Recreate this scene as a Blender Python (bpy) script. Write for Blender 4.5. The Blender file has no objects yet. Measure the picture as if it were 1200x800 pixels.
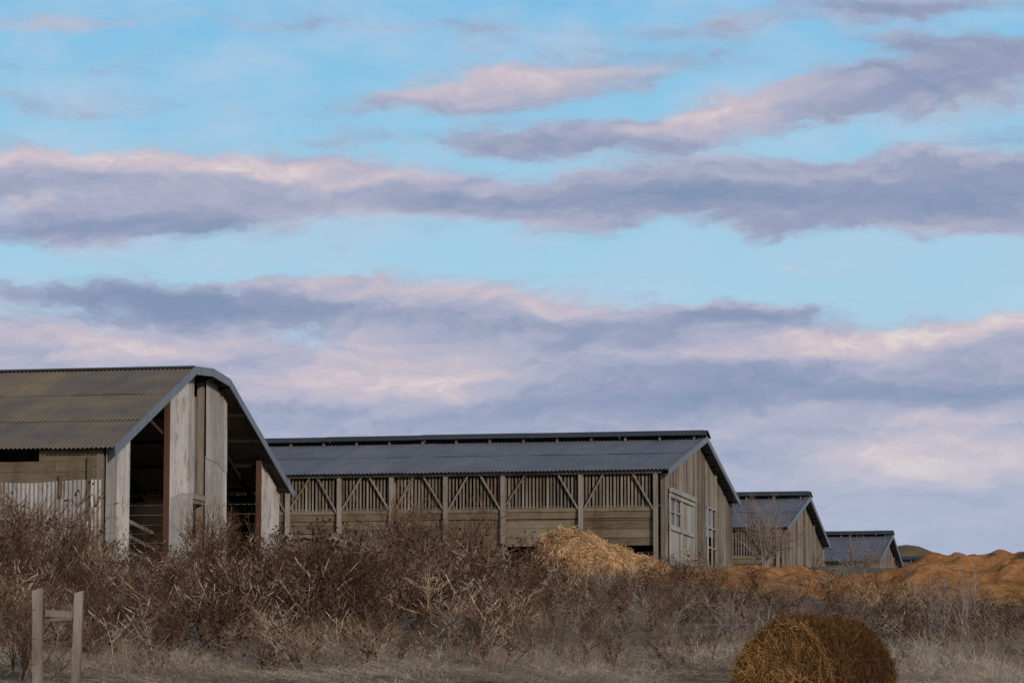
import bpy, math, numpy as np
from mathutils import Vector
rng = np.random.default_rng(7)
S = bpy.context.scene
COL = S.collection

# ------------------------------------------------------------ materials
def new_mat(name, rough=0.85, spec=0.2):
    m = bpy.data.materials.new(name); m.use_nodes = True
    nt = m.node_tree; b = nt.nodes['Principled BSDF']
    b.inputs['Roughness'].default_value = rough
    b.inputs['Specular IOR Level'].default_value = spec
    return m, nt, b
def N(nt, t, **k):
    n = nt.nodes.new(t)
    for a, v in k.items(): setattr(n, a, v)
    return n
def ramp(nt, fac, stops):
    r = N(nt, 'ShaderNodeValToRGB'); e = r.color_ramp.elements
    while len(e) < len(stops): e.new(0.5)
    for i, (p, c) in enumerate(stops):
        e[i].position = p; e[i].color = (*c, 1)
    nt.links.new(fac, r.inputs[0]); return r.outputs[0]
def noise(nt, vec, scale, detail=5, rough=0.6):
    n = N(nt, 'ShaderNodeTexNoise'); n.inputs['Scale'].default_value = scale
    n.inputs['Detail'].default_value = detail; n.inputs['Roughness'].default_value = rough
    nt.links.new(vec, n.inputs['Vector']); return n.outputs['Fac']
def mapping(nt, sc, obj=True):
    tc = N(nt, 'ShaderNodeTexCoord'); mp = N(nt, 'ShaderNodeVectorMath', operation='MULTIPLY')
    mp.inputs[1].default_value = sc
    nt.links.new(tc.outputs['Object'], mp.inputs[0]); return mp.outputs[0]
def mix(nt, f, a, b, mode='MIX'):
    m = N(nt, 'ShaderNodeMix', data_type='RGBA', blend_type=mode)
    for s, v in ((m.inputs[0], f), (m.inputs[6], a), (m.inputs[7], b)):
        if isinstance(v, (int, float)): s.default_value = v
        elif isinstance(v, tuple): s.default_value = (*v, 1)
        else: nt.links.new(v, s)
    return m.outputs[2]
def math_(nt, op, a, b=None, c=None, clamp=False):
    m = N(nt, 'ShaderNodeMath', operation=op); m.use_clamp = clamp
    for i, v in enumerate((a, b, c)):
        if v is None: continue
        if isinstance(v, (int, float)): m.inputs[i].default_value = v
        else: nt.links.new(v, m.inputs[i])
    return m.outputs[0]
def tone_attr(nt):
    a = N(nt, 'ShaderNodeAttribute'); a.attribute_name = 'tone'; return a.outputs['Fac']
def bump(nt, b, h, strength=0.4, dist=0.02):
    bp = N(nt, 'ShaderNodeBump'); bp.inputs['Strength'].default_value = strength
    bp.inputs['Distance'].default_value = dist
    nt.links.new(h, bp.inputs['Height']); nt.links.new(bp.outputs[0], b.inputs['Normal'])

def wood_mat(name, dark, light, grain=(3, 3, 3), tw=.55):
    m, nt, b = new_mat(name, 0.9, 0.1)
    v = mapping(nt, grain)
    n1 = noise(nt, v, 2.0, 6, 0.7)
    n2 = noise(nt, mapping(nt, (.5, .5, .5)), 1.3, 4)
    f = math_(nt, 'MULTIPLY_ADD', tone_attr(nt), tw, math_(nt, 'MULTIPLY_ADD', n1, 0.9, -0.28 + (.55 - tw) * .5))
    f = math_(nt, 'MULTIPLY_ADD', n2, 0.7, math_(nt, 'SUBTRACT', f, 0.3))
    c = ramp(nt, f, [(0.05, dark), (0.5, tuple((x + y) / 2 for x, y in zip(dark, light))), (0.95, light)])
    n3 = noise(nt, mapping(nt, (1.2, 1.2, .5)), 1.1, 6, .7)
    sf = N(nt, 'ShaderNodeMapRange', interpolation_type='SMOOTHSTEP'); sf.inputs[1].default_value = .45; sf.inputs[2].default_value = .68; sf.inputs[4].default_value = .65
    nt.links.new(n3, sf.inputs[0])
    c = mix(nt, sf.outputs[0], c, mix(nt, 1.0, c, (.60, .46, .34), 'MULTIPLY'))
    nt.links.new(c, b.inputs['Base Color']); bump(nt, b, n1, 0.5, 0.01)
    return m
def metal_mat(name, stops, rust=(0.16, 0.07, 0.03), rust_amt=0.6, streak=(6, 6, .5), rough=0.6, tv=.35, big=.6):
    m, nt, b = new_mat(name, rough, 0.35)
    n1 = noise(nt, mapping(nt, streak), 1.0, 7, 0.65)
    n2 = noise(nt, mapping(nt, (1, 1, 1)), big, 6, 0.65)
    f = math_(nt, 'ADD', math_(nt, 'MULTIPLY', n1, 0.55), math_(nt, 'MULTIPLY', n2, 0.45))
    f = math_(nt, 'ADD', f, math_(nt, 'MULTIPLY', math_(nt, 'SUBTRACT', tone_attr(nt), 0.5), tv))
    c = ramp(nt, f, stops)
    n3 = noise(nt, mapping(nt, (2.2, 2.2, .8)), 1.7, 9, 0.75)
    rf = N(nt, 'ShaderNodeMapRange', interpolation_type='SMOOTHSTEP')
    rf.inputs[1].default_value = rust_amt; rf.inputs[2].default_value = rust_amt + 0.14; rf.inputs[4].default_value = .8
    nt.links.new(n3, rf.inputs[0])
    c = mix(nt, rf.outputs[0], c, rust)
    nt.links.new(c, b.inputs['Base Color'])
    return m
M_roof1 = metal_mat('mossy_iron_roof', [(.3, (.085, .09, .10)), (.43, (.125, .12, .115)), (.55, (.17, .15, .115)), (.7, (.23, .19, .125))],
                    rust=(.19, .12, .07), rust_amt=.50, streak=(1.2, 1.2, 1.2), rough=.75, tv=.10, big=.45)
M_roof2 = metal_mat('blue_grey_iron_roof', [(.25, (.085, .095, .12)), (.5, (.13, .142, .175)), (.75, (.19, .205, .24))],
                    rust=(.09, .08, .08), rust_amt=.54, streak=(1.5, .4, .4), rough=.6, tv=.12)
M_sheet = metal_mat('weathered_grey_sheet', [(.2, (.15, .145, .14)), (.45, (.29, .283, .275)), (.75, (.47, .46, .45))],
                    rust=(.20, .14, .095), rust_amt=.50)
M_trim = metal_mat('flashing_metal', [(.2, (.10, .115, .14)), (.7, (.22, .25, .30))], rust_amt=.68)
M_dark = metal_mat('dark_ridge_metal', [(.2, (.02, .02, .022)), (.8, (.06, .06, .062))], rust_amt=.7)
M_wood = wood_mat('weathered_wood', (.06, .048, .039), (.38, .33, .275), (14, 14, 1.2))
M_woodh = wood_mat('weathered_planks', (.06, .046, .03), (.28, .23, .16), (1.2, 14, 14), .35)
M_woodd = wood_mat('interior_shade_boards', (.012, .010, .009), (.04, .032, .027), (14, 14, 1.2))  # near-black wood: the shade inside the barns is put into the board colour
M_woodw = wood_mat('pale_painted_wood', (.20, .19, .175), (.46, .45, .43), (14, 14, 1.2))
M_red = wood_mat('red_brown_post', (.05, .03, .022), (.15, .075, .05), (14, 14, 1.2))
M_glass, nt, b = new_mat('dusty_glass', .25, .5)
nt.links.new(ramp(nt, noise(nt, mapping(nt, (1, 1, 1)), 3), [(.3, (.02, .025, .03)), (.7, (.07, .08, .09))]), b.inputs['Base Color'])

def tone_mat(name, stops, ns=0, nw=0.3, rough=0.95):
    m, nt, b = new_mat(name, rough, 0.0)
    f = tone_attr(nt)
    if ns:
        n = noise(nt, mapping(nt, (1, 1, 1)), ns, 2)
        f = math_(nt, 'ADD', f, math_(nt, 'MULTIPLY', math_(nt, 'SUBTRACT', n, .5), nw * 2))
    nt.links.new(ramp(nt, f, stops), b.inputs['Base Color'])
    return m
M_weed = tone_mat('dead_weed', [(0, (.042, .023, .016)), (.4, (.11, .064, .044)), (.7, (.25, .165, .11)), (1, (.52, .41, .30))])
M_grass = tone_mat('dry_grass', [(0, (.07, .046, .032)), (.5, (.23, .165, .11)), (1, (.52, .42, .31))])
M_sgrass = tone_mat('short_grass', [(0, (.16, .13, .10)), (.5, (.39, .325, .255)), (1, (.64, .56, .46))])
M_straw = tone_mat('straw', [(0, (.18, .095, .04)), (.5, (.50, .30, .145)), (1, (.72, .52, .30))], 1.5, .35)
M_hay = tone_mat('hay_strands', [(0, (.045, .027, .017)), (.5, (.24, .12, .045)), (1, (.56, .32, .12))], 2.0, .3)
M_shrub = tone_mat('bare_twigs', [(0, (.14, .10, .09)), (1, (.40, .33, .29))])

# ------------------------------------------------------------ mesh helpers
def np_object(name, V, F, tone, mat, parent=None, smooth_=False):
    me = bpy.data.meshes.new(name)
    V = np.asarray(V, np.float32); F = np.asarray(F, np.int32)
    me.vertices.add(len(V)); me.vertices.foreach_set('co', V.ravel())
    k = F.shape[1]
    me.loops.add(F.size); me.loops.foreach_set('vertex_index', F.ravel())
    me.polygons.add(len(F)); me.polygons.foreach_set('loop_start', np.arange(0, F.size, k, dtype=np.int32))
    me.update(calc_edges=True)
    me.polygons.foreach_set('use_smooth', np.full(len(F), smooth_, bool))
    if tone is not None:
        a = me.attributes.new('tone', 'FLOAT', 'POINT'); a.data.foreach_set('value', np.asarray(tone, np.float32))
    me.materials.append(mat)
    o = bpy.data.objects.new(name, me); COL.objects.link(o)
    if parent: o.parent = parent
    return o
def smooth(o):
    o.data.polygons.foreach_set('use_smooth', np.ones(len(o.data.polygons), bool)); return o

class MB:
    def __init__(s): s.V = []; s.F = []; s.T = []
    def hexa(s, pts, tone=None):
        i = len(s.V); s.V += [tuple(p) for p in pts]
        t = rng.random() if tone is None else tone
        s.T += [t] * 8
        for f in ((0, 3, 2, 1), (4, 5, 6, 7), (0, 1, 5, 4), (1, 2, 6, 5), (2, 3, 7, 6), (3, 0, 4, 7)):
            s.F.append([i + j for j in f])
    def box(s, a, b, tone=None):
        (x0, y0, z0), (x1, y1, z1) = a, b
        s.hexa([(x0, y0, z0), (x1, y0, z0), (x1, y1, z0), (x0, y1, z0), (x0, y0, z1), (x1, y0, z1), (x1, y1, z1), (x0, y1, z1)], tone)
    def beam(s, p, q, w, h, tone=None, up=(0, 0, 1)):
        p = Vector(p); q = Vector(q); d = (q - p).normalized(); u = Vector(up)
        if abs(d.dot(u)) > .95: u = Vector((0, 1, 0))
        r = d.cross(u).normalized(); u = r.cross(d).normalized()
        c = [(-w / 2, -h / 2), (w / 2, -h / 2), (w / 2, h / 2), (-w / 2, h / 2)]
        s.hexa([p + r * a + u * b for a, b in c] + [q + r * a + u * b for a, b in c], tone)
    def boards_x(s, x0, x1, ya, yb, zbot, top, w=.19, drop=.0, miss=0.0):
        y = ya
        while y < yb - .01:
            ww = min(w * rng.uniform(.8, 1.2), yb - y); e = y + ww - .012
            o = rng.uniform(-.008, .008)
            if rng.random() > miss:
                zb = zbot + (rng.random() ** 3) * drop
                s.hexa([(x0 + o, y, zb), (x1 + o, y, zb), (x1 + o, e, zb), (x0 + o, e, zb),
                        (x0 + o, y, top(y)), (x1 + o, y, top(y)), (x1 + o, e, top(e)), (x0 + o, e, top(e))])
            y += ww
    def planks(s, xa, xb, y0, y1, za, zb, h=.2, miss=0.0, blen=3.0, stagger=True, gap=.012):
        z = za
        while z < zb - .02:
            hh = min(h * rng.uniform(.9, 1.1), zb - z)
            x = xa - (rng.uniform(0, blen) if stagger else 0)
            while x < xb - .01:
                e = min(x + blen, xb); st = max(x, xa)
                if e - st > .05 and rng.random() > miss:
                    o = rng.uniform(-.003, .003)
                    s.box((st, y0 + o, z), (e - .006, y1 + o, z + hh - gap * rng.uniform(.4, 1.2)))
                x += blen
            z += hh
    def obj(s, name, mat, parent=None):
        return np_object(name, s.V, s.F, s.T, mat, parent)

def corr_sheet(name, O, U, Vv, nrm, ulen, top, bot, mat, parent, period=.1, amp=.016, sheet=.85, rows=2, lift=.0, uneven=0.0):
    O, U, Vv, nrm = map(np.array, (O, U, Vv, nrm))
    n = int(ulen / period * 8); u = np.linspace(0, ulen, n + 1)
    h = amp * np.sin(u / period * 2 * math.pi)
    Vs = []; Fs = []; T = []; base = 0
    sid = np.floor(u / sheet).astype(int)
    for r in range(rows):
        st = rng.random(sid.max() + 1); so = rng.uniform(-1, 1, sid.max() + 1) * .006
        jb = rng.uniform(-1, 1, sid.max() + 1) * uneven
        b_ = np.array([bot(x) for x in u]); t_ = np.array([top(x) for x in u])
        lo = b_ + (t_ - b_) * r / rows - (.06 if r else 0) + (jb[sid] if r == 0 else 0)
        hi = b_ + (t_ - b_) * (r + 1) / rows
        P0 = O + np.outer(u, U) + np.outer(lo, Vv) + np.outer(h + so[sid] + .008 * (rows > 1) * (1), nrm)
        P1 = O + np.outer(u, U) + np.outer(hi, Vv) + np.outer(h + so[sid] - .008 * (rows > 1), nrm)
        Vs += [P0, P1]; T += [st[sid], st[sid]]
        i = np.arange(n) + base
        Fs.append(np.stack([i, i + 1, i + 1 + n + 1, i + n + 1], 1)); base += 2 * (n + 1)
    return np_object(name, np.concatenate(Vs), np.concatenate(Fs), np.concatenate(T), mat, parent)

def empty(name, loc, rz):
    e = bpy.data.objects.new(name, None); e.location = loc; e.rotation_euler = (0, 0, math.radians(rz))
    COL.objects.link(e); return e

# ------------------------------------------------------------ terrain
def sst(a, b, x):
    t = np.clip((x - a) / (b - a), 0, 1); return t * t * (3 - 2 * t)
ty = np.array([-5000, 0, 20, 33, 38.5, 42, 50, 58, 66, 80, 98, 300, 900, 5000])
tz = np.array([-1.6, -1.6, -1.1, -.42, .20, .55, 1.3, 2.05, 2.75, 3.5, 4.2, 4.2, 3.0, 0.])
yy = np.linspace(-10, 300, 6201); zz = np.interp(yy, ty, tz)
k = np.ones(41) / 41; zs = np.convolve(np.pad(zz, 20, 'edge'), k, 'valid')
def terr(x, y):
    x = np.asarray(x, float); y = np.asarray(y, float)
    z = np.where((y > -8) & (y < 298), np.interp(y, yy, zs), np.interp(y, ty, tz))
    z = z * (1 - .13 * sst(4, 9, x) * sst(42, 50, y) * (1 - sst(76, 92, y)))
    near = np.exp(-np.abs(x) / 80) * np.exp(-np.abs(y - 50) / 80)
    z = z + near * (.05 * np.sin(x * 1.3 + y * .7) + .04 * np.sin(x * .6 - y * 1.1 + 2) + .03 * np.sin(x * 2.9 + 1.7 * y))
    return z
g = np.concatenate([np.arange(0, 40, .6), np.geomspace(40, 4500, 40)])
xs = np.concatenate([-g[:0:-1], g])
ys = np.concatenate([-np.geomspace(4500, 20, 20), np.arange(-15, 30, 3), np.arange(30, 125, .5), np.geomspace(125, 4800, 50)])
X, Y = np.meshgrid(xs, ys); Z = terr(X, Y)
nx = len(xs); ny = len(ys)
idx = np.arange(nx * ny).reshape(ny, nx)
F = np.stack([idx[:-1, :-1], idx[:-1, 1:], idx[1:, 1:], idx[1:, :-1]], -1).reshape(-1, 4)
m, nt, b = new_mat('dry_field_soil', .95, .05)
n1 = noise(nt, mapping(nt, (1, 1, 1)), 1.2, 8, .7); n2 = noise(nt, mapping(nt, (.15, .15, .15)), 1, 3)
c = ramp(nt, math_(nt, 'ADD', math_(nt, 'MULTIPLY', n1, .7), math_(nt, 'MULTIPLY', n2, .3)),
         [(.3, (.08, .062, .046)), (.5, (.19, .155, .118)), (.7, (.32, .27, .215))])
nt.links.new(c, b.inputs['Base Color']); bump(nt, b, n1, .8, .08)
smooth(np_object('ground', np.stack([X, Y, Z], -1).reshape(-1, 3), F, None, m))

# ------------------------------------------------------------ barns
def roof_z(prof):
    py = [p[0] for p in prof]; pz = [p[1] for p in prof]
    return lambda y: float(np.interp(y, py, pz))

def roof(parent, prof, L, mat, ov_e=.35, ov_g=.35, period=.1, rows=3):
    for i in range(len(prof) - 1):
        (y0, z0), (y1, z1) = prof[i], prof[i + 1]
        d = np.array([0, y1 - y0, z1 - z0]); ln = np.linalg.norm(d); d /= ln
        a, b_ = 0, ln
        if i == 0: a = -ov_e
        if i == len(prof) - 2: b_ = ln + ov_e
        nrm = np.array([0, -d[2], d[1]])
        o = corr_sheet('roof_sheets_%d' % i, np.array([-L - ov_g, y0, z0]) + nrm * .06, (1, 0, 0), tuple(d), tuple(nrm), L + 2 * ov_g,
                       lambda x: b_, lambda x: a, mat, parent, period, .018, rows=rows if ln > 2.5 else 1, uneven=.025)
        mb = MB()
        p = np.array([0, y0, z0]) + d * a; q = np.array([0, y0, z0]) + d * b_
        for xx in (ov_g + .02, -L - ov_g - .02):
            mb.beam((xx, p[1], p[2]), (xx, q[1], q[2]), .035, .2, .5)
        mb.obj('rake_trim_%d' % i, M_trim, parent)
    mb = MB()
    zf = roof_z(prof)
    for t in np.linspace(0.02, .98, 11):
        y = prof[0][0] + t * (prof[-1][0] - prof[0][0]); z = zf(y) - .07
        mb.box((-L - ov_g + .05, y - .04, z - .09), (ov_g - .03, y + .04, z), .3)
    for x in np.arange(-L + .3, 0, 3.0):
        for i in range(len(prof) - 1):
            mb.beam((x, prof[i][0], prof[i][1] - .22), (x, prof[i + 1][0], prof[i + 1][1] - .22), .07, .16, .35)
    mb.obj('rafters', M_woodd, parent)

def corr_wall(name, parent, ya, yb, zbot, top, x=.05, mat=None, period=.1, rows=1, uneven=.04):
    return corr_sheet(name, (x, ya, 0), (0, 1, 0), (0, 0, 1), (1, 0, 0), yb - ya, lambda u: top(ya + u) - .05,
                      lambda u: zbot, mat or M_sheet, parent, period, .02, rows=rows, sheet=.8, uneven=uneven)

# ---- barn 1 (nearest, left)
B1 = empty('metal_clad_barn', (-9.05, 68, 2.9), -11)
W, L, he, hr = 14.5, 22, 2.75, 5.02
prof1 = [(0, he), (.39 * W, hr), (.49 * W, hr + .10), (.59 * W, hr), (W, he)]
z1 = roof_z(prof1)
roof(B1, prof1, L, M_roof1, period=.105)
zb = -.7
corr_wall('gable_sheet_a', B1, 0, .113 * W, zb, z1, period=.16)
corr_wall('gable_sheet_b', B1, .318 * W, .455 * W, zb, z1, rows=2, period=.16)
corr_wall('gable_sheet_c', B1, .525 * W, .65 * W, zb, z1, rows=3, period=.16)
corr_wall('gable_sheet_d', B1, .87 * W, W, zb, z1, period=.16)
mb = MB()
mb.boards_x(0, .035, .456 * W, .524 * W, zb, lambda y: 1.0, .16)
mb.boards_x(0, .035, .456 * W, .524 * W, 1.9, lambda y: 2.15, .3)
mb.boards_x(0, .035, .456 * W, .49 * W, 2.15, lambda y: z1(y) - .6, .2)
mb.box((.035, .456 * W, .9), (.07, .524 * W, 1.05), .9); mb.box((.035, .456 * W, 2.0), (.07, .524 * W, 2.12), .8)
for y in (0.02, .113 * W, .46 * W, .525 * W, .65 * W, W - .1):
    mb.box((-.16, y - .07, zb), (-.01, y + .07, z1(y) - .15))
for zr, s0 in ((.35, .0), (.7, .05), (1.05, .0)):
    mb.beam((-.25, .12 * W, zr + .25), (-.3, .315 * W, zr), .05, .09)
    mb.beam((-1.5, .655 * W, zr), (-1.4, .868 * W, zr + .05), .05, .1, .9)
mb.obj('gable_timbers', M_wood, B1)
mb = MB()
mb.boards_x(-L - .03, -L, 0, W, zb, lambda y: z1(y) - .05, .25)
mb.planks(-L, 0, W - .03, W, zb, he - .08, .25, 0)
for x in np.arange(-L + 3, -2, 4):
    for y in (W * .33, W * .66): mb.box((x - .08, y - .08, zb), (x + .08, y + .08, z1(y) - .2), .2)
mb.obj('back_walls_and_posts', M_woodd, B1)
mb = MB()
mb.box((-.02, .307 * W, zb), (.08, .317 * W, z1(.30 * W) - .12)); mb.box((-.02, .858 * W, zb), (.09, .869 * W, z1(.87 * W) - .1))
mb.beam((-.05, .3 * W - .03, 3.4), (-.05, .2 * W, z1(.2 * W) - .2), .08, .08)
mb.obj('brown_posts', M_red, B1)
mb = MB()
mb.planks(-L, -.02, -.03, .0, 1.95, 2.42, .24, .0, 3.6, gap=.008)
mb.planks(-L, -1.6, -.03, .0, 2.42, 2.62, .2, .75, 2.4)
mb.planks(-1.5, -.02, -.035, .0, 2.42, 2.70, .14, .0, 1.5, False)
mb.planks(-L, -.02, -.10, -.04, -.25, .0, .13, .1, 2.5)
mb.box((-1.0, -.13, 1.6), (-.94, -.07, 2.1), .2); mb.box((-.35, -.12, 1.1), (-.27, -.08, 2.5), .2)
for x in np.arange(-L + .1, 0, 2.4): mb.box((x - .07, 0.01, zb), (x + .07, .15, he - .1))
mb.box((-L, -.03, -.7), (-.02, -.01, -.26), .2)
mb.obj('side_planks', M_woodh, B1)
corr_sheet('side_sheets', (-L, -.055, 0), (1, 0, 0), (0, 0, 1), (0, -1, 0), L - .01, lambda u: 1.97 + .03 * math.sin(u * 2.1), lambda u: .02, M_sheet, B1, .1, .016, rows=1, sheet=.8, uneven=.05)
mb = MB(); mb.beam((-L - .3, .39 * W, hr + .08), (.36, .39 * W, hr + .08), .22, .05, .5)
mb.beam((-L - .3, .59 * W, hr + .08), (.36, .59 * W, hr + .08), .22, .05, .5)
mb.obj('ridge_flashing', M_dark, B1)

# ---- timber barns
def ridge_vent(parent, W, hr, L, rise=.2, half=.75):
    mb = MB()
    y = W / 2
    zc = hr + rise + .12; ze = zc - .2
    x = -L - .4
    while x < .4:
        e = min(x + rng.uniform(2.8, 4.2), .42)
        o = rng.uniform(-.03, .03)
        for s in (-1, 1):
            mb.hexa([(x, y, zc + o - .03), (e - .02, y, zc + o - .03), (e - .02, y + s * half, ze + o - .03), (x, y + s * half, ze + o - .03),
                     (x, y, zc + o), (e - .02, y, zc + o), (e - .02, y + s * half, ze + o), (x, y + s * half, ze + o)], rng.random())
        x = e
    mb.obj('ridge_cap', M_dark, parent)
    mb = MB()
    for x in np.arange(-L, .3, 1.2):
        for s in (-1, 1): mb.box((x - .04, y + s * .55 - .04, hr - .2), (x + .04, y + s * .55 + .04, zc - .16), .2)
    mb.obj('ridge_supports', M_wood, parent)

def timber_barn(name, loc, rz, W, L, he, hr, posts, detail=True, open_gap=True):
    B = empty(name, loc, rz)
    prof = [(0, he), (W / 2, hr), (W, he)]; zf = roof_z(prof)
    roof(B, prof, L, M_roof2, period=.13, rows=2, ov_e=.45)
    ridge_vent(B, W, hr, L)
    zb = -.9
    mb = MB()
    def topz(y): return zf(y) - .06
    d0, d1 = .09 * W, .40 * W
    w0, w1 = .62 * W, .75 * W
    if detail:
        mb.boards_x(0, .035, 0, d0, zb, topz, .2, .3)
        mb.boards_x(0, .035, d0, d1, 2.35, topz, .2)
        mb.boards_x(0, .035, d1, w0, zb, topz, .2, .3)
        mb.boards_x(0, .035, w0, w1, 2.55, topz, .2)
        mb.boards_x(0, .035, w0, w1, zb, lambda y: .35, .2)
        mb.boards_x(0, .035, w1, W, zb, topz, .2, .4)
    else:
        mb.boards_x(0, .035, 0, W, zb, topz, .24, .3, .02)
    for y in (.02, W * .25, W * .5, W * .75, W - .06):
        mb.box((.04, y - .07, zb), (.12, y + .07, zf(y) - .12))
    mb.obj('gable_boards', M_wood, B)
    if detail:
        mb = MB()
        mb.boards_x(.05, .09, d0 - .05, (d0 + d1) / 2 - .05, 0, lambda y: 1.3, .22)
        mb.boards_x(.05, .09, (d0 + d1) / 2 - .05, d1 + .05, 0, lambda y: 2.4, .22)
        mb.box((.10, d0 - .1, 2.45), (.2, d1 + .3, 2.6), .6)
        for y in (d0 - .06, (d0 + d1) / 2 - .05, d1 + .05): mb.box((.092, y - .07, 0), (.13, y + .07, 2.42), .7)
        for z in (0.1, 1.3, 2.36): mb.box((.131, d0 - .1, z - .06), (.15, d1 + .1, z + .06), .7)
        for (a, c, zl, zh, nn, mm) in ((d0, (d0 + d1) / 2 - .12, 1.4, 2.3, 2, 2), (w0, w1, .4, 2.5, 2, 3)):
            for yv in np.linspace(a, c, nn + 1): mb.box((.06, yv - .04, zl), (.115, yv + .04, zh), .4)
            for zv in np.linspace(zl, zh, mm + 1): mb.box((.062, a, zv - .03), (.108, c, zv + .03), .4)
        mb.obj('door_and_window_frames', M_woodw, B)
        mb = MB()
        mb.box((.03, d0, 1.4), (.045, (d0 + d1) / 2 - .1, 2.3)); mb.box((.0, w0 + .03, 1.5), (.02, w1 - .03, 2.5))
        mb.obj('window_glass', M_glass, B)
    mb = MB(); mv = MB(); mi = MB()
    yw = 0.0
    top = he - .1
    lat = he - 1.25
    x = -L
    while x < -.05:
        w = rng.uniform(.045, .07)
        mv.box((x, yw + .02, lat), (x + w, yw + .05, top), rng.uniform(.1, .8)); x += .115
    for a, c in zip(posts[:-1], posts[1:]):
        mb.planks(a, c, yw - .01, yw + .02, lat - .28, lat, .28, 0, c - a, False)
        gap = .62 if c > -3.2 else 0
        mb.planks(a, c, yw + .03, yw + .06, gap + .05 if gap else -.8, lat - .285, .27, .0, c - a, False, .02)
    mb.box((-L, yw - .05, lat - .06), (-.05, yw - .012, lat + .06), .8)
    for x in posts:
        mv.box((x - .07, yw - .16, zb), (x + .07, yw - .02, top), rng.uniform(.5, .9))
        for s in (-1, 1):
            if x < -.3 or s < 0:
                mv.beam((x + s * .06, yw - .09, lat - .02 + rng.uniform(-.05, .15)), (x + s * .75, yw - .09, top), .05, .08, rng.uniform(.4, .9), up=(0, 1, 0))
    mv.box((-L, yw - .2, top - .02), (.1, yw + .02, top + .1), .5)
    mi.planks(-L, -.1, W - .03, W, zb, he - .1, .3, 0, 6)
    mi.boards_x(-L - .03, -L, 0, W, zb, topz, .25)
    for x in np.arange(-L + 3, -2, 4):
        for y in (W * .33, W * .66): mi.box((x - .08, y - .08, zb), (x + .08, y + .08, zf(y) - .2), .2)
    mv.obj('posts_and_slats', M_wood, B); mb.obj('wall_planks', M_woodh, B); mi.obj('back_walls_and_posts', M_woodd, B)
    return B
p2 = [-36, -33, -30, -27, -24, -21, -18.5, -16, -14, -12.3, -10.55, -8.8, -7.0, -5.1, -2.55, -.12]
timber_barn('timber_barn', (4.72, 98, 4.3), -11.8, 16.3, 36, 3.08, 4.72, p2)
p3 = list(np.arange(-24, -.5, 2.6)) + [-.12]
timber_barn('timber_barn', (11.2, 128, 4.25), -11.8, 16, 24, 3.0, 4.70, p3, False)
timber_barn('timber_barn', (18.8, 160, 4.25), -11.8, 16, 24, 3.05, 4.75, p3, False)
timber_barn('timber_barn', (26.1, 190, 4.25), -11.8, 16, 26, 2.9, 4.75, p3, False)

# ------------------------------------------------------------ strand tools
def prisms(P0, P1, r0, r1, tone):
    P0, P1 = np.asarray(P0, float), np.asarray(P1, float)
    n = len(P0); d = P1 - P0; d /= np.linalg.norm(d, axis=1, keepdims=True) + 1e-9
    ref = np.where(np.abs(d[:, 2:3]) > .9, np.array([[1., 0, 0]]), np.array([[0, 0, 1.]]))
    a = np.cross(d, ref); a /= np.linalg.norm(a, axis=1, keepdims=True); b = np.cross(d, a)
    V = np.zeros((n, 6, 3))
    r0 = np.broadcast_to(r0, n)[:, None]; r1 = np.broadcast_to(r1, n)[:, None]
    for k_ in range(3):
        c, s = math.cos(k_ * 2.094), math.sin(k_ * 2.094)
        V[:, k_] = P0 + (a * c + b * s) * r0; V[:, 3 + k_] = P1 + (a * c + b * s) * r1
    base = np.arange(n)[:, None] * 6
    F = np.concatenate([base + np.array([[i, (i + 1) % 3, 3 + (i + 1) % 3, 3 + i]]) for i in range(3)])
    return V.reshape(-1, 3), F, np.repeat(np.broadcast_to(tone, n), 6)

def rdir(n, zmin=.2, zmax=.9):
    a = rng.uniform(0, 2 * math.pi, n); z = rng.uniform(zmin, zmax, n); r = np.sqrt(1 - z * z)
    return np.stack([r * np.cos(a), r * np.sin(a), z], 1)

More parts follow.
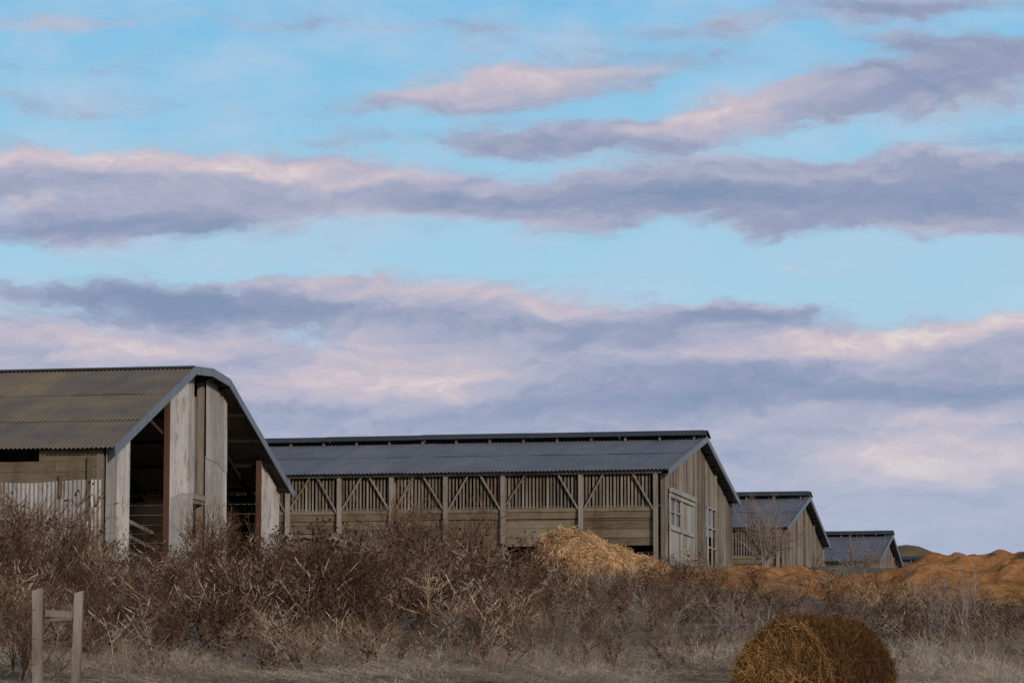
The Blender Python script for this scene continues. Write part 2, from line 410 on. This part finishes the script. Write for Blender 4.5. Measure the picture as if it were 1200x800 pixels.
def make_weed(kind):
    P0, P1, R0, R1, T = [], [], [], [], []
    def seg(a, b, r0, r1, t): P0.append(a); P1.append(b); R0.append(r0 * 1.15); R1.append(r1 * 1.15); T.append(t)
    nst = rng.integers(1, 4)
    for s in range(nst):
        tone = rng.choice([rng.uniform(.12, .45), rng.uniform(.2, .55), rng.uniform(.5, 1)])
        p = np.array([rng.uniform(-.12, .12), rng.uniform(-.12, .12), -.05]); d = rdir(1, .8, 1)[0]
        h = rng.uniform(.7, 1.05); k_ = 5; pts = [p]
        for i in range(k_):
            d = d + rng.normal(0, .10, 3); d /= np.linalg.norm(d)
            q = pts[-1] + d * h / k_; seg(pts[-1], q, .0068 * (1 - i * .13), .0068 * (1 - (i + 1) * .13), tone); pts.append(q)
        nb = rng.integers(6, 11)
        for j in range(nb):
            t = rng.uniform(.2, .98) * k_; i = min(int(t), k_ - 1)
            p = pts[i] + (pts[i + 1] - pts[i]) * (t - i)
            d = rdir(1, .15, .9)[0]; ln = (.12 + .42 * (1 - t / k_)) * rng.uniform(.6, 1.3)
            mid = p + d * ln * .5; d2 = d + np.array([0, 0, .3]); d2 /= np.linalg.norm(d2); end = mid + d2 * ln * .5
            seg(p, mid, .0045, .0035, tone); seg(mid, end, .0035, .0025, tone)
            for q in range(rng.integers(2, 4)):
                f = rng.uniform(.2, 1); b0 = p + (end - p) * f
                d3 = rdir(1, .0, .95)[0]; e = b0 + d3 * rng.uniform(.05, .16)
                seg(b0, e, .0025, .0018, tone)
                if kind == 0: seg(e, e + d3 * .03, .008, .004, tone - .25)
                elif kind == 1 and rng.random() < .6: seg(e, e + d3 * .022 + rng.normal(0, .008, 3), .013, .008, tone - .35)
                elif kind == 2 and rng.random() < .6:
                    dl = rng.normal(0, 1, 3); dl[2] -= .5; dl /= np.linalg.norm(dl); seg(e, e + dl * .05, .010, .002, tone + rng.uniform(-.4, .0))
            if kind == 3: seg(end, end + d2 * .12, .009, .003, tone + .1)
        for j in range(10):
            t = rng.uniform(.0, .6) * k_; i = min(int(t), k_ - 1)
            p = pts[i] + (pts[i + 1] - pts[i]) * (t - i) + rng.normal(0, .03, 3)
            dl = rng.normal(0, 1, 3); dl /= np.linalg.norm(dl); seg(p, p + dl * rng.uniform(.03, .08), .014, .003, rng.uniform(0, .35))
    return prisms(P0, P1, np.array(R0), np.array(R1), np.array(T))

def make_tuft(n=16, spread=.10, lean=.5, w=.004):
    P0, P1, R0, R1, T = [], [], [], [], []
    for i in range(n):
        p = np.array([rng.normal(0, spread), rng.normal(0, spread), -.03]); d = rdir(1, .75, 1)[0]; h = rng.uniform(.5, 1); t = rng.uniform(.15, .95)
        bend = np.array([rng.normal(0, lean), rng.normal(0, lean), -.15]) * .5
        for k_ in range(3):
            q = p + d * h / 3; P0.append(p); P1.append(q); R0.append(w * (1 - k_ * .28)); R1.append(w * (1 - (k_ + 1) * .28)); T.append(t)
            p = q; d = d + bend; d /= np.linalg.norm(d)
    return prisms(P0, P1, np.array(R0), np.array(R1), np.array(T))

def scatter(name, templates, x, y, scl, mat, z=None, lean=.08, widen=None, tshift=None):
    n = len(x); z = terr(x, y) if z is None else z
    tshift = np.zeros(n) if tshift is None else tshift
    tid = rng.integers(0, len(templates), n); Vs, Fs, Ts = [], [], []; base = 0
    for t, (V, F, T) in enumerate(templates):
        s = np.where(tid == t)[0]
        if not len(s): continue
        a = rng.uniform(0, 2 * math.pi, len(s)); c, sn = np.cos(a)[:, None], np.sin(a)[:, None]
        sc = scl[s][:, None]; sw = sc if widen is None else np.full_like(sc, 1) * widen
        vx = (V[None, :, 0] * c - V[None, :, 1] * sn) * sw; vy = (V[None, :, 0] * sn + V[None, :, 1] * c) * sw
        vz = V[None, :, 2] * sc
        lx = rng.normal(0, lean, len(s))[:, None]; ly = rng.normal(0, lean, len(s))[:, None]
        P = np.stack([vx + vz * lx + x[s][:, None], vy + vz * ly + y[s][:, None], vz + z[s][:, None]], -1)
        Vs.append(P.reshape(-1, 3).astype(np.float32))
        Fs.append((F[None] + (np.arange(len(s)) * len(V))[:, None, None] + base).reshape(-1, 4))
        tt = T[None] + (rng.normal(0, .14, len(s)) + tshift[s])[:, None]; Ts.append(tt.ravel()); base += len(V) * len(s)
    return np_object(name, np.concatenate(Vs), np.concatenate(Fs), np.clip(np.concatenate(Ts), 0, 1), mat)

weeds = [make_weed(i % 4) for i in range(18)]
tufts = [make_tuft() for i in range(8)]
hx = np.array([-14, -9.5, -8.6, -7.4, -6.2, -5.2, -4.2, -3.0, -2, -1, -.1, .6, 1.5, 3, 4, 5.5, 7, 9, 14])
hh = np.array([1.55, 1.65, 1.35, 1.2, 1.4, 1.25, 1.25, 1.4, 1.55, 1.5, 1.2, .85, .7, .75, .9, .85, .7, .55, .52])
def patch(x, y, s=1.0):
    return .5 + .25 * (np.sin(x * 1.1 * s + 1.3 * np.sin(y * .6)) + np.sin(y * .8 * s + 1.7 * np.sin(x * .7 + 2)))
n = 2900
x = rng.uniform(-13, 13, n); y = 40.0 + 25 * rng.random(n)
pt = patch(x, y)
keep = (rng.random(n) < .45 + .55 * pt) & (np.abs(x) < y * .2) & ~((x > 4) & (y > 57)) & ~((x > 0) & (x < 4) & (y > 62))
x, y, pt = x[keep], y[keep], pt[keep]
sc = np.interp(x, hx, hh) * (.5 + .5 * pt) * rng.uniform(.6, 1.25, len(x)) * (0.62 + .38 * sst(40, 47, y))
ts = (patch(x + 3, y, .6) - .5) * .45 - .04
scatter('dead_weed_thicket', weeds, x, y, sc, M_weed, lean=.14, tshift=ts)
n = 4500
x = rng.uniform(-13, 13, n); y = rng.uniform(40.0, 66, n); kp = (np.abs(x) < y * .2); x, y = x[kp], y[kp]
scatter('dry_grass', tufts, x, y, rng.uniform(.18, .5, len(x)) * (.7 + .6 * patch(x, y, 1.7)), M_grass, lean=.25, tshift=(patch(x, y + 4, .9) - .5) * .4)
n = 6000
x = rng.uniform(-8.5, 8.5, n); y = rng.uniform(35.5, 43.0, n)
stufts = [make_tuft(14, .09, .9, .0034) for i in range(8)]
sc = rng.uniform(.06, .16, n) * (1 + 1.1 * sst(39.5, 42.5, y)) * (.4 + 1.2 * patch(x, y, 2.2)) * (1 + .8 * sst(3, 6, x))
scatter('short_dry_grass', stufts, x, y, sc, M_sgrass, lean=.25, widen=.9, tshift=(patch(x, y, 1.4) - .5) * .5)
n = 1300
x = rng.uniform(-16, 24, n); y = rng.uniform(66, 97, n)
scatter('terrace_grass', tufts, x, y, rng.uniform(.2, .45, n), M_grass, lean=.15)

# ------------------------------------------------------------ bare shrubs
def shrub(name, px, y, h, w, mat=M_shrub, nst=14, r=.012):
    P0, P1, R0, R1, T = [], [], [], [], []
    def grow(p, d, ln, r, lev):
        k_ = 3
        for i in range(k_):
            d = d + rng.normal(0, .13, 3) + np.array([0, 0, .05]); d /= np.linalg.norm(d); q = p + d * ln / k_
            P0.append(p); P1.append(q); R0.append(r * (1 - i * .2)); R1.append(r * (1 - (i + 1) * .2)); T.append(rng.uniform(.1, .75))
            if lev > 0:
                for _ in range(2 if lev > 1 else 3):
                    dd = d + rng.normal(0, .45, 3); dd /= np.linalg.norm(dd)
                    grow(q, dd, ln * rng.uniform(.4, .65), r * .55, lev - 1)
            p = q
    z = float(terr(px, y))
    for i in range(nst):
        a = rng.uniform(0, 6.28); s = rng.uniform(0, 1)
        d = np.array([math.cos(a) * s * w, math.sin(a) * s * w, 1.]); d /= np.linalg.norm(d)
        grow(np.array([px + rng.normal(0, .12), y + rng.normal(0, .12), z - .05]), d, h * rng.uniform(.5, .75), r, 2)
    V, F, T = prisms(P0, P1, np.array(R0), np.array(R1), np.array(T))
    np_object(name, V, F, T, mat)
shrub('bare_shrub', 7.2, 88, 1.8, .75, nst=20, r=.017)
shrub('bare_shrub', 6.55, 46, 1.05, .6, nst=8, r=.013)
shrub('bare_shrub', 3.2, 43.5, .9, .6, nst=7, r=.011)
shrub('dead_bush', -9.3, 58, 1.9, .7, M_weed, 20, .014)
shrub('dead_bush', -8.5, 60, 1.5, .7, M_weed, 16, .014)
shrub('dead_bush', -2.2, 62, 1.7, .9, M_weed, 22, .014)
shrub('dead_bush', -.9, 60, 1.6, .9, M_weed, 22, .014)
shrub('dead_bush', -6.0, 61, 1.5, .8, M_weed, 18, .014)
shrub('dead_bush', -6.1, 39, 1.2, .6, M_weed, 14, .010)
shrub('dead_bush', 12.6, 112, 1.6, .8, M_shrub, 14, .018)

# ------------------------------------------------------------ heaps
def fbm2(x, y, seed=0, oct=5, f=1.0):
    r = np.random.default_rng(seed); s = 0; a = 1; t = 0
    for o in range(oct):
        for _ in range(3):
            th = r.uniform(0, 6.28); ph = r.uniform(0, 6.28)
            s = s + a * np.sin((x * math.cos(th) + y * math.sin(th)) * f * 2 ** o * r.uniform(.8, 1.3) + ph)
        t += a * 2; a *= .55
    return s / t
def heap(name, x0, x1, y0, y1, hf, mat, res=.06):
    xs = np.arange(x0, x1, res); ys = np.arange(y0, y1, res); X, Y = np.meshgrid(xs, ys)
    Z = terr(X, Y) + hf(X, Y)
    nx, ny = len(xs), len(ys); idx = np.arange(nx * ny).reshape(ny, nx)
    F = np.stack([idx[:-1, :-1], idx[:-1, 1:], idx[1:, 1:], idx[1:, :-1]], -1).reshape(-1, 4)
    return smooth(np_object(name, np.stack([X, Y, Z], -1).reshape(-1, 3), F, rng.random(nx * ny), mat)), X, Y, Z
m_soil, nt, b = new_mat('orange_soil', .95, .05)
n1 = noise(nt, mapping(nt, (1, 1, 1)), 3.5, 8, .75)
nt.links.new(ramp(nt, n1, [(.3, (.19, .08, .03)), (.5, (.44, .21, .08)), (.7, (.60, .34, .15))]), b.inputs['Base Color']); bump(nt, b, n1, 1, .12)
def hf(X, Y):
    h = .85 * np.exp(-((X - 10.9) / 1.7) ** 2) + .62 * np.exp(-((X - 8.6) / 1.1) ** 2) + .85 * np.exp(-((X - 14) / 2.2) ** 2) + .34 * np.exp(-((X - 5.5) / 2.4) ** 2)
    e = np.exp(-np.abs((Y - 62.3) / 3.2) ** 2.4)
    return h * e * (1 + .25 * fbm2(X, Y, 3, 5, 2.2)) + .15 * fbm2(X, Y, 5, 6, 5) * e * np.minimum(h * 3, 1) - .06
heap('soil_heap', 2.5, 19, 57, 68.5, hf, m_soil, .07)
def hs(X, Y):
    prof = np.interp(X, [.3, .62, .95, 1.35, 1.75, 2.3, 2.8, 3.2, 3.5], [0, .72, .98, .95, .86, .6, .38, .12, 0])
    e = np.exp(-np.abs((Y - 65.6 - .15 * np.sin(X * 3)) / .95) ** 2.6)
    return prof * e * (1 + .20 * fbm2(X, Y, 9, 4, 3)) + .07 * fbm2(X, Y, 4, 4, 8) * e - .04
o, HX, HY, HZ = heap('straw_pile', 0.1, 3.7, 64, 67.2, hs, M_straw, .04)
def strands_on(name, P, Nn, mat, ln=(.08, .22), r=.0035, parent=None, lift=.01, tone=(.1, 1), grav=0.0, tarr=None):
    n = len(P); d = rng.normal(0, 1, (n, 3)); d -= Nn * (np.sum(d * Nn, 1, keepdims=True)) * .8; d[:, 2] -= grav
    d /= np.linalg.norm(d, axis=1, keepdims=True)
    l = rng.uniform(*ln, n)[:, None]
    V, F, T = prisms(P + Nn * lift - d * l / 2, P + Nn * lift * 1.5 + d * l / 2, r, r * .7, rng.uniform(*tone, n))
    return np_object(name, V, F, T, mat, parent)
gy, gx = np.gradient(HZ, .04); nn = np.stack([-gx, -gy, np.ones_like(gx)], -1).reshape(-1, 3); nn /= np.linalg.norm(nn, axis=1, keepdims=True)
PP = np.stack([HX, HY, HZ], -1).reshape(-1, 3); ok = np.where((HZ - terr(HX, HY)).ravel() > .03)[0]
s = rng.choice(ok, 5000)
so = strands_on('straw_strands', PP[s] + rng.normal(0, .02, (5000, 3)), nn[s], M_straw, (.1, .3), .006, o, .015)

def mound(name, cx, cy, rx, ry, h, mat):
    a = np.linspace(0, 2 * math.pi, 49)[:-1]; rr = np.linspace(0, 1, 14)
    V = []
    for q in rr:
        for t in a:
            xx = cx + rx * q * math.cos(t); yy_ = cy + ry * q * math.sin(t)
            V.append((xx, yy_, float(terr(xx, yy_)) - .2 + h * (math.cos(q * math.pi) * .5 + .5)))
    F = [(i * 48 + j, i * 48 + (j + 1) % 48, (i + 1) * 48 + (j + 1) % 48, (i + 1) * 48 + j) for i in range(13) for j in range(48)]
    smooth(np_object(name, V, F, None, mat))
mh, nt, b = new_mat('hill_grass', .95, .05)
nt.links.new(ramp(nt, noise(nt, mapping(nt, (1, 1, 1)), .3), [(.3, (.10, .075, .05)), (.7, (.20, .155, .10))]), b.inputs['Base Color'])
mound('hill', 59, 460, 25, 30, 19.7, mh)

# ------------------------------------------------------------ hay bale
bx, by = 3.27, 33.3; bz = .12
na = 128; RB = .64
prof = [(q * RB, -.60 - .05 * (1 - q)) for q in np.linspace(0.01, .93, 16)] + [(RB - .04 * math.cos(t), -.58 + 0.06 * math.sin(t)) for t in np.linspace(-.9, 1.0, 4)] + \
       [(RB + .01, yq) for yq in np.linspace(-.48, .5, 18)] + [(q * RB, .60) for q in np.linspace(.95, .01, 8)]
th = np.linspace(0, 2 * math.pi, na, endpoint=False)
V = np.zeros((len(prof), na, 3))
for i, (r, yq) in enumerate(prof):
    V[i, :, 0] = r * np.cos(th); V[i, :, 2] = r * np.sin(th); V[i, :, 1] = yq
flat = V.reshape(-1, 3)
nrm = flat / (np.linalg.norm(flat * np.array([1, .8, 1]), axis=1, keepdims=True) + 1e-6)
dsp = .06 * fbm2(flat[:, 0] * 4 + flat[:, 1] * 3, flat[:, 2] * 4 - flat[:, 1] * 2, 11, 5, 1.1)
front = V.reshape(-1, 3)[:, 1] < -.56
rad = np.linalg.norm(V.reshape(-1, 3)[:, [0, 2]], axis=1)
flat = flat + nrm * dsp[:, None]
zf_ = flat[:, 2].copy()
flat[:, 0] *= .98 + .34 * np.clip(-zf_ + .2, -.3, .8)
flat[:, 1] *= 1.0 + .25 * np.clip(-zf_, 0, .7)
flat[:, 2] = np.where(zf_ > 0, zf_ * 1.16, zf_ * .86)
flat[:, 2] = np.where(flat[:, 2] > .62, .62 + (flat[:, 2] - .62) * .5, flat[:, 2]) * 1.04
flat[:, 0] += .04 * np.sin(flat[:, 2] * 3)
rz = math.radians(-42); R = np.array([[math.cos(rz), -math.sin(rz), 0], [math.sin(rz), math.cos(rz), 0], [0, 0, 1]])
flat = flat @ R.T
idx = np.arange(len(prof) * na).reshape(len(prof), na)
F = np.stack([idx[:-1], np.roll(idx, -1, 1)[:-1], np.roll(idx, -1, 1)[1:], idx[1:]], -1).reshape(-1, 4)
bt = np.where(front, .6 + .25 * np.sin(rad * 60), .12)
bale = smooth(np_object('round_hay_bale', flat + np.array([bx, by, bz]), F, bt, M_hay))
P = flat + np.array([bx, by, bz])
v0, v1, v3 = P[F[:, 0]], P[F[:, 1]], P[F[:, 3]]
fnm = np.cross(v1 - v0, v3 - v0); area = np.linalg.norm(fnm, axis=1); fnm /= area[:, None] + 1e-9
cen = P[F].mean(1); out = cen - np.array([bx, by, bz]); sg = np.sign(np.sum(fnm * out, 1)); fnm *= sg[:, None]
isf = front[F[:, 0]]
for nm, msk, cnt, tn, g_, rr_ in (('end_strands', isf, 6000, (.3, 1.0), .4, .003), ('side_strands', ~isf, 14000, (0, .42), 1.4, .003)):
    c_ = np.where(msk)[0]; s = rng.choice(c_, cnt, p=area[c_] / area[c_].sum())
    strands_on(nm, cen[s] + rng.normal(0, .015, (cnt, 3)), fnm[s], M_hay, (.06, .24), rr_, bale, .012, tn, g_)

# ------------------------------------------------------------ fence
mb = MB()
fy = 37
for X_, top, w, ln in ((-5.67, 1.36, .115, -.03), (-5.23, 1.33, .10, .03), (-8.0, 1.3, .12, .03)):
    z = float(terr(X_, fy)) - .3; nseg = 7; rr = [w * rng.uniform(.97, 1.03) for _ in range(nseg + 1)]
    for k_ in range(nseg):
        za = z + (top - z) * k_ / nseg; zc = z + (top - z) * (k_ + 1) / nseg
        xa = X_ + ln * k_ / nseg; xb = X_ + ln * (k_ + 1) / nseg; a_ = rr[k_] / 2; b_ = rr[k_ + 1] / 2
        tp = .035 if k_ == nseg - 1 else 0
        mb.hexa([(xa - a_, fy - a_, za), (xa + a_, fy - a_, za), (xa + a_, fy + a_, za), (xa - a_, fy + a_, za),
                 (xb - b_, fy - b_, zc - tp), (xb + b_, fy - b_, zc), (xb + b_, fy + b_, zc), (xb - b_, fy + b_, zc - tp * .6)], .6)
mb.beam((-5.60, fy - .0, 1.06), (-5.245, fy - .0, 1.04), .05, .08, .35)
mb.beam((-5.60, fy - .01, .97), (-5.245, fy + .0, 1.0), .03, .035, .2)
fence = mb.obj('wooden_fence', M_wood)
P0, P1 = [], []
for z in (.45, .75, 1.1):
    xs_ = np.linspace(-8, -5.7, 14)
    for a, c in zip(xs_[:-1], xs_[1:]):
        f = lambda q: z - .05 * math.sin((q + 8) / 2.3 * math.pi)
        P0.append((a, fy - .07, f(a))); P1.append((c, fy - .07, f(c)))
V, F, T = prisms(P0, P1, .002, .002, .3); np_object('wires', V, F, T, M_dark, fence)

# ------------------------------------------------------------ scrap lumber
def lumber(name, cx, cy, n, spread, zlo, zhi, mat):
    mb = MB()
    for i in range(n):
        z = float(terr(cx, cy)) + rng.uniform(zlo, zhi); a = rng.normal(0, .25); l = rng.uniform(.8, 1.6)
        px = cx + rng.uniform(-spread, spread); py = cy + rng.uniform(-.4, .4); dz = rng.normal(0, .07)
        mb.beam((px - l * math.cos(a) / 2, py - l * math.sin(a) / 2, z - dz), (px + l * math.cos(a) / 2, py + l * math.sin(a) / 2, z + dz), .05, rng.choice([.04, .06, .09]), rng.uniform(0, .7))
    for s in (-1, 1): mb.box((cx + s * spread - .05, cy - .05, float(terr(cx, cy)) - .1), (cx + s * spread + .05, cy + .05, float(terr(cx, cy)) + zhi))
    mb.obj(name, mat)
lumber('lumber_pile', -4.0, 66.5, 26, .8, .1, .8, M_wood)
lumber('lumber_pile', -1.3, 67.5, 18, .9, .1, .6, M_wood)

# ------------------------------------------------------------ sky / world
w = bpy.data.worlds.new('World'); S.world = w; w.use_nodes = True
nt = w.node_tree; bg = nt.nodes['Background']
SUN_EL, SUN_AZ = 16, 152
sky = N(nt, 'ShaderNodeTexSky', sky_type='NISHITA'); sky.sun_disc = False
sky.sun_elevation = math.radians(SUN_EL); sky.sun_rotation = math.radians(SUN_AZ)
tc = N(nt, 'ShaderNodeTexCoord'); sx = N(nt, 'ShaderNodeSeparateXYZ'); nt.links.new(tc.outputs['Generated'], sx.inputs[0])
az = math_(nt, 'ARCTAN2', sx.outputs[0], sx.outputs[1]); el = math_(nt, 'ARCSINE', sx.outputs[2])
U = math_(nt, 'MULTIPLY_ADD', az, 36, 6); Vv = math_(nt, 'MULTIPLY_ADD', el, -36, 8.2)
cx = N(nt, 'ShaderNodeCombineXYZ'); nt.links.new(U, cx.inputs[0]); nt.links.new(Vv, cx.inputs[1])
def vm(op, a, b=None, c=None, scale=None):
    v = N(nt, 'ShaderNodeVectorMath', operation=op)
    for i, q in enumerate((a, b, c)):
        if q is None: continue
        if isinstance(q, tuple): v.inputs[i].default_value = q
        else: nt.links.new(q, v.inputs[i])
    if scale is not None: v.inputs['Scale'].default_value = scale
    return v
def vmap(vec, sc, loc=(0, 0, 0)): return vm('MULTIPLY_ADD', vec, sc, loc).outputs[0]
wn = N(nt, 'ShaderNodeTexNoise'); wn.inputs['Scale'].default_value = 1; wn.inputs['Detail'].default_value = 6; wn.inputs['Roughness'].default_value = .62
nt.links.new(vmap(cx.outputs[0], (.6, 1.3, 1), (3.1, 1.7, 0)), wn.inputs['Vector'])
off = vm('MULTIPLY_ADD', vm('SUBTRACT', wn.outputs['Color'], (.5, .5, .5)).outputs[0], (2.2, .8, 0), (0, 0, 1)).outputs[0]
P = vm('ADD', cx.outputs[0], off).outputs[0]     # (U', V', 1)
def blobs(lst):
    acc = None
    for (bx_, by_, a, b_, ang, wt) in lst:
        a, b_ = a / 100 * 1.6, b_ / 100 * 1.6; X0, Y0 = bx_ / 100, by_ / 100; c, s_ = math.cos(math.radians(ang)), math.sin(math.radians(ang))
        d1 = vm('DOT_PRODUCT', P, (c / a, s_ / a, -(c * X0 + s_ * Y0) / a)).outputs['Value']
        d2 = vm('DOT_PRODUCT', P, (-s_ / b_, c / b_, (s_ * X0 - c * Y0) / b_)).outputs['Value']
        e = math_(nt, 'SUBTRACT', 1.0, math_(nt, 'MULTIPLY_ADD', d1, d1, math_(nt, 'MULTIPLY', d2, d2)), clamp=True)
        acc = math_(nt, 'MULTIPLY_ADD', math_(nt, 'MULTIPLY', e, e), wt, acc if acc is not None else 0.0)
    return acc
cover = blobs([
    (60, 215, 150, 40, 4, .8), (120, 265, 210, 36, -3, .9), (330, 220, 260, 36, 3, 1.0), (560, 238, 160, 26, 5, .8),
    (760, 232, 170, 32, -3, 1.0), (930, 228, 220, 38, 0, 1.0), (1130, 220, 170, 46, 0, 1.0), (900, 268, 70, 14, 0, .5), (1130, 265, 120, 18, 0, .7),
    (690, 165, 180, 22, 2, .9), (870, 138, 170, 22, -8, .9), (1090, 108, 190, 34, -4, 1.0), (1150, 65, 150, 22, 4, .8),
    (640, 98, 210, 20, -5, .85), (480, 120, 100, 16, 0, .4), (1060, 14, 170, 16, -3, .65), (110, 34, 200, 11, 2, .5), (120, 128, 260, 14, 0, .35), (820, 45, 280, 26, -6, .35), (420, 40, 200, 10, 0, .25), (400, 160, 200, 12, 0, .3),
    (230, 355, 230, 25, 3, .9), (340, 330, 110, 7, 0, .5), (560, 360, 280, 32, 3, 1.0), (700, 395, 240, 30, 0, .7), (850, 368, 90, 12, 0, .55), (960, 315, 60, 8, 0, .45), (700, 317, 120, 6, 0, .35),
    (1160, 405, 180, 30, -8, .9), (90, 405, 220, 35, 0, .7), (930, 425, 220, 24, 0, .6), (350, 192, 70, 12, 0, .4), (30, 345, 100, 10, 0, .4)])
low = N(nt, 'ShaderNodeMapRange', interpolation_type='SMOOTHSTEP'); low.inputs[1].default_value = 3.6; low.inputs[2].default_value = 4.5
nt.links.new(Vv, low.inputs[0])
cover = math_(nt, 'MULTIPLY_ADD', low.outputs[0], 1.1, cover)
def fb(loc, sc=(.6, 1.7, 1), det=8):
    n_ = N(nt, 'ShaderNodeTexNoise'); n_.inputs['Scale'].default_value = 1; n_.inputs['Detail'].default_value = det; n_.inputs['Roughness'].default_value = .64
    nt.links.new(vmap(P, sc, loc), n_.inputs['Vector']); return n_.outputs['Fac']
nA = fb((0, 0, 0)); nB = fb((.03, .2, 0), det=6)
dens = N(nt, 'ShaderNodeMapRange', interpolation_type='SMOOTHSTEP'); dens.inputs[1].default_value = .05; dens.inputs[2].default_value = .82
nt.links.new(math_(nt, 'MULTIPLY_ADD', math_(nt, 'SUBTRACT', nA, .5), 1.9, cover), dens.inputs[0])
pink = blobs([(40, 195, 140, 18, 0, .5), (300, 200, 230, 20, 3, .7), (60, 290, 120, 12, 0, .4), (860, 130, 160, 16, -10, .8), (600, 95, 170, 16, -4, .5), (560, 345, 240, 18, 3, .6),
              (1150, 385, 170, 16, -8, .8), (950, 408, 150, 14, -3, .7), (80, 400, 200, 30, 0, .6), (480, 430, 140, 30, 0, .6), (1100, 545, 140, 28, 0, .9), (1080, 490, 130, 12, 0, .4), (420, 455, 200, 22, 0, .5), (960, 315, 80, 12, 0, .7), (110, 34, 180, 12, 2, .5), (1150, 500, 90, 12, 0, .5)])
dark = blobs([(120, 272, 160, 18, -3, .9), (60, 215, 100, 14, 0, .4), (560, 240, 120, 16, 5, .5), (760, 238, 140, 22, 0, .6), (920, 245, 180, 26, 0, .7), (1130, 235, 150, 30, 0, .7), (690, 170, 140, 14, 2, .6), (1100, 105, 160, 26, -4, .6), (1140, 62, 140, 16, 0, .5),
              (230, 355, 210, 20, 3, 1.2), (840, 375, 80, 12, 0, .6), (700, 390, 140, 18, 3, .6), (900, 455, 280, 28, 0, .7), (1150, 475, 140, 22, 0, .5), (350, 490, 300, 22, 0, .3), (700, 480, 200, 20, 0, .4), (1060, 14, 150, 13, 0, .5)])
lit = math_(nt, 'MULTIPLY', math_(nt, 'SUBTRACT', nB, nA), 1.1)
s = math_(nt, 'ADD', math_(nt, 'MULTIPLY_ADD', math_(nt, 'SUBTRACT', pink, dark), .42, .5), lit)
s = math_(nt, 'MULTIPLY_ADD', math_(nt, 'SUBTRACT', wn.outputs['Fac'], .5), .45, s)
ccol = ramp(nt, s, [(0, (.225, .30, .46)), (.3, (.30, .35, .50)), (.55, (.42, .44, .575)), (.8, (.59, .52, .59)), (1, (.74, .66, .65))])
v01 = N(nt, 'ShaderNodeMapRange'); v01.inputs[1].default_value = -1; v01.inputs[2].default_value = 7; nt.links.new(Vv, v01.inputs[0])
clear = ramp(nt, v01.outputs[0], [(0, (.18, .46, .75)), (.125, (.21, .51, .78)), (.35, (.30, .58, .78)), (.55, (.37, .62, .78)), (1, (.5, .62, .72))])
veil = N(nt, 'ShaderNodeMapRange', interpolation_type='SMOOTHSTEP'); veil.inputs[1].default_value = .35; veil.inputs[2].default_value = .72; veil.inputs[4].default_value = .6
nt.links.new(wn.outputs['Fac'], veil.inputs[0])
clear = mix(nt, veil.outputs[0], clear, (.47, .60, .76))
hz = N(nt, 'ShaderNodeMapRange', interpolation_type='SMOOTHSTEP'); hz.inputs[1].default_value = 4.4; hz.inputs[2].default_value = 6.6; hz.inputs[4].default_value = .62
nt.links.new(Vv, hz.inputs[0])
ccol = mix(nt, hz.outputs[0], ccol, mix(nt, math_(nt, 'MULTIPLY', pink, .7), (.42, .50, .64), (.68, .66, .69)))
lowsky = mix(nt, dens.outputs[0], clear, ccol)
lowsky10 = vm('SCALE', lowsky, scale=10.0).outputs[0]
bl = N(nt, 'ShaderNodeMapRange', interpolation_type='SMOOTHSTEP'); bl.inputs[1].default_value = .24; bl.inputs[2].default_value = .5
nt.links.new(el, bl.inputs[0])
hb = N(nt, 'ShaderNodeMapRange'); hb.inputs[1].default_value = 0; hb.inputs[2].default_value = .3; nt.links.new(el, hb.inputs[0])
plain = mix(nt, hb.outputs[0], (4.8, 5.2, 6.3), (3.4, 5.0, 7.0))
fin = mix(nt, bl.outputs[0], plain, sky.outputs[0])
nt.links.new(fin, bg.inputs['Color']); bg.inputs['Strength'].default_value = .1
bg2 = N(nt, 'ShaderNodeBackground'); bg2.inputs['Strength'].default_value = .1; nt.links.new(lowsky10, bg2.inputs['Color'])
fa = N(nt, 'ShaderNodeMapRange', interpolation_type='SMOOTHSTEP'); fa.inputs[1].default_value = .55; fa.inputs[2].default_value = .35
nt.links.new(math_(nt, 'ABSOLUTE', az), fa.inputs[0])
fe = N(nt, 'ShaderNodeMapRange', interpolation_type='SMOOTHSTEP'); fe.inputs[1].default_value = .36; fe.inputs[2].default_value = .25
nt.links.new(el, fe.inputs[0])
fl = math_(nt, 'GREATER_THAN', el, -.02)
fac = math_(nt, 'MULTIPLY', math_(nt, 'MULTIPLY', fa.outputs[0], fe.outputs[0]), fl)
ms = N(nt, 'ShaderNodeMixShader'); nt.links.new(fac, ms.inputs[0]); nt.links.new(bg.outputs[0], ms.inputs[1]); nt.links.new(bg2.outputs[0], ms.inputs[2])
nt.links.new(ms.outputs[0], nt.nodes['World Output'].inputs['Surface'])

sun = bpy.data.lights.new('sun', 'SUN'); sun.energy = 2.2; sun.angle = math.radians(5); sun.color = (1, .84, .68)
so = bpy.data.objects.new('sun', sun); COL.objects.link(so)
e_, a_ = math.radians(SUN_EL), math.radians(SUN_AZ)
dirv = Vector((math.sin(a_) * math.cos(e_), math.cos(a_) * math.cos(e_), math.sin(e_)))
so.rotation_euler = dirv.to_track_quat('Z', 'Y').to_euler()

cam = bpy.data.cameras.new('camera'); co = bpy.data.objects.new('camera', cam); COL.objects.link(co)
cam.lens = 108; cam.sensor_width = 36; cam.clip_end = 12000
co.location = (0, 0, 0); co.rotation_euler = (math.radians(90 + 6.69), 0, 0)
S.camera = co
S.view_settings.view_transform = 'Standard'; S.view_settings.look = 'None'; S.view_settings.exposure = 0
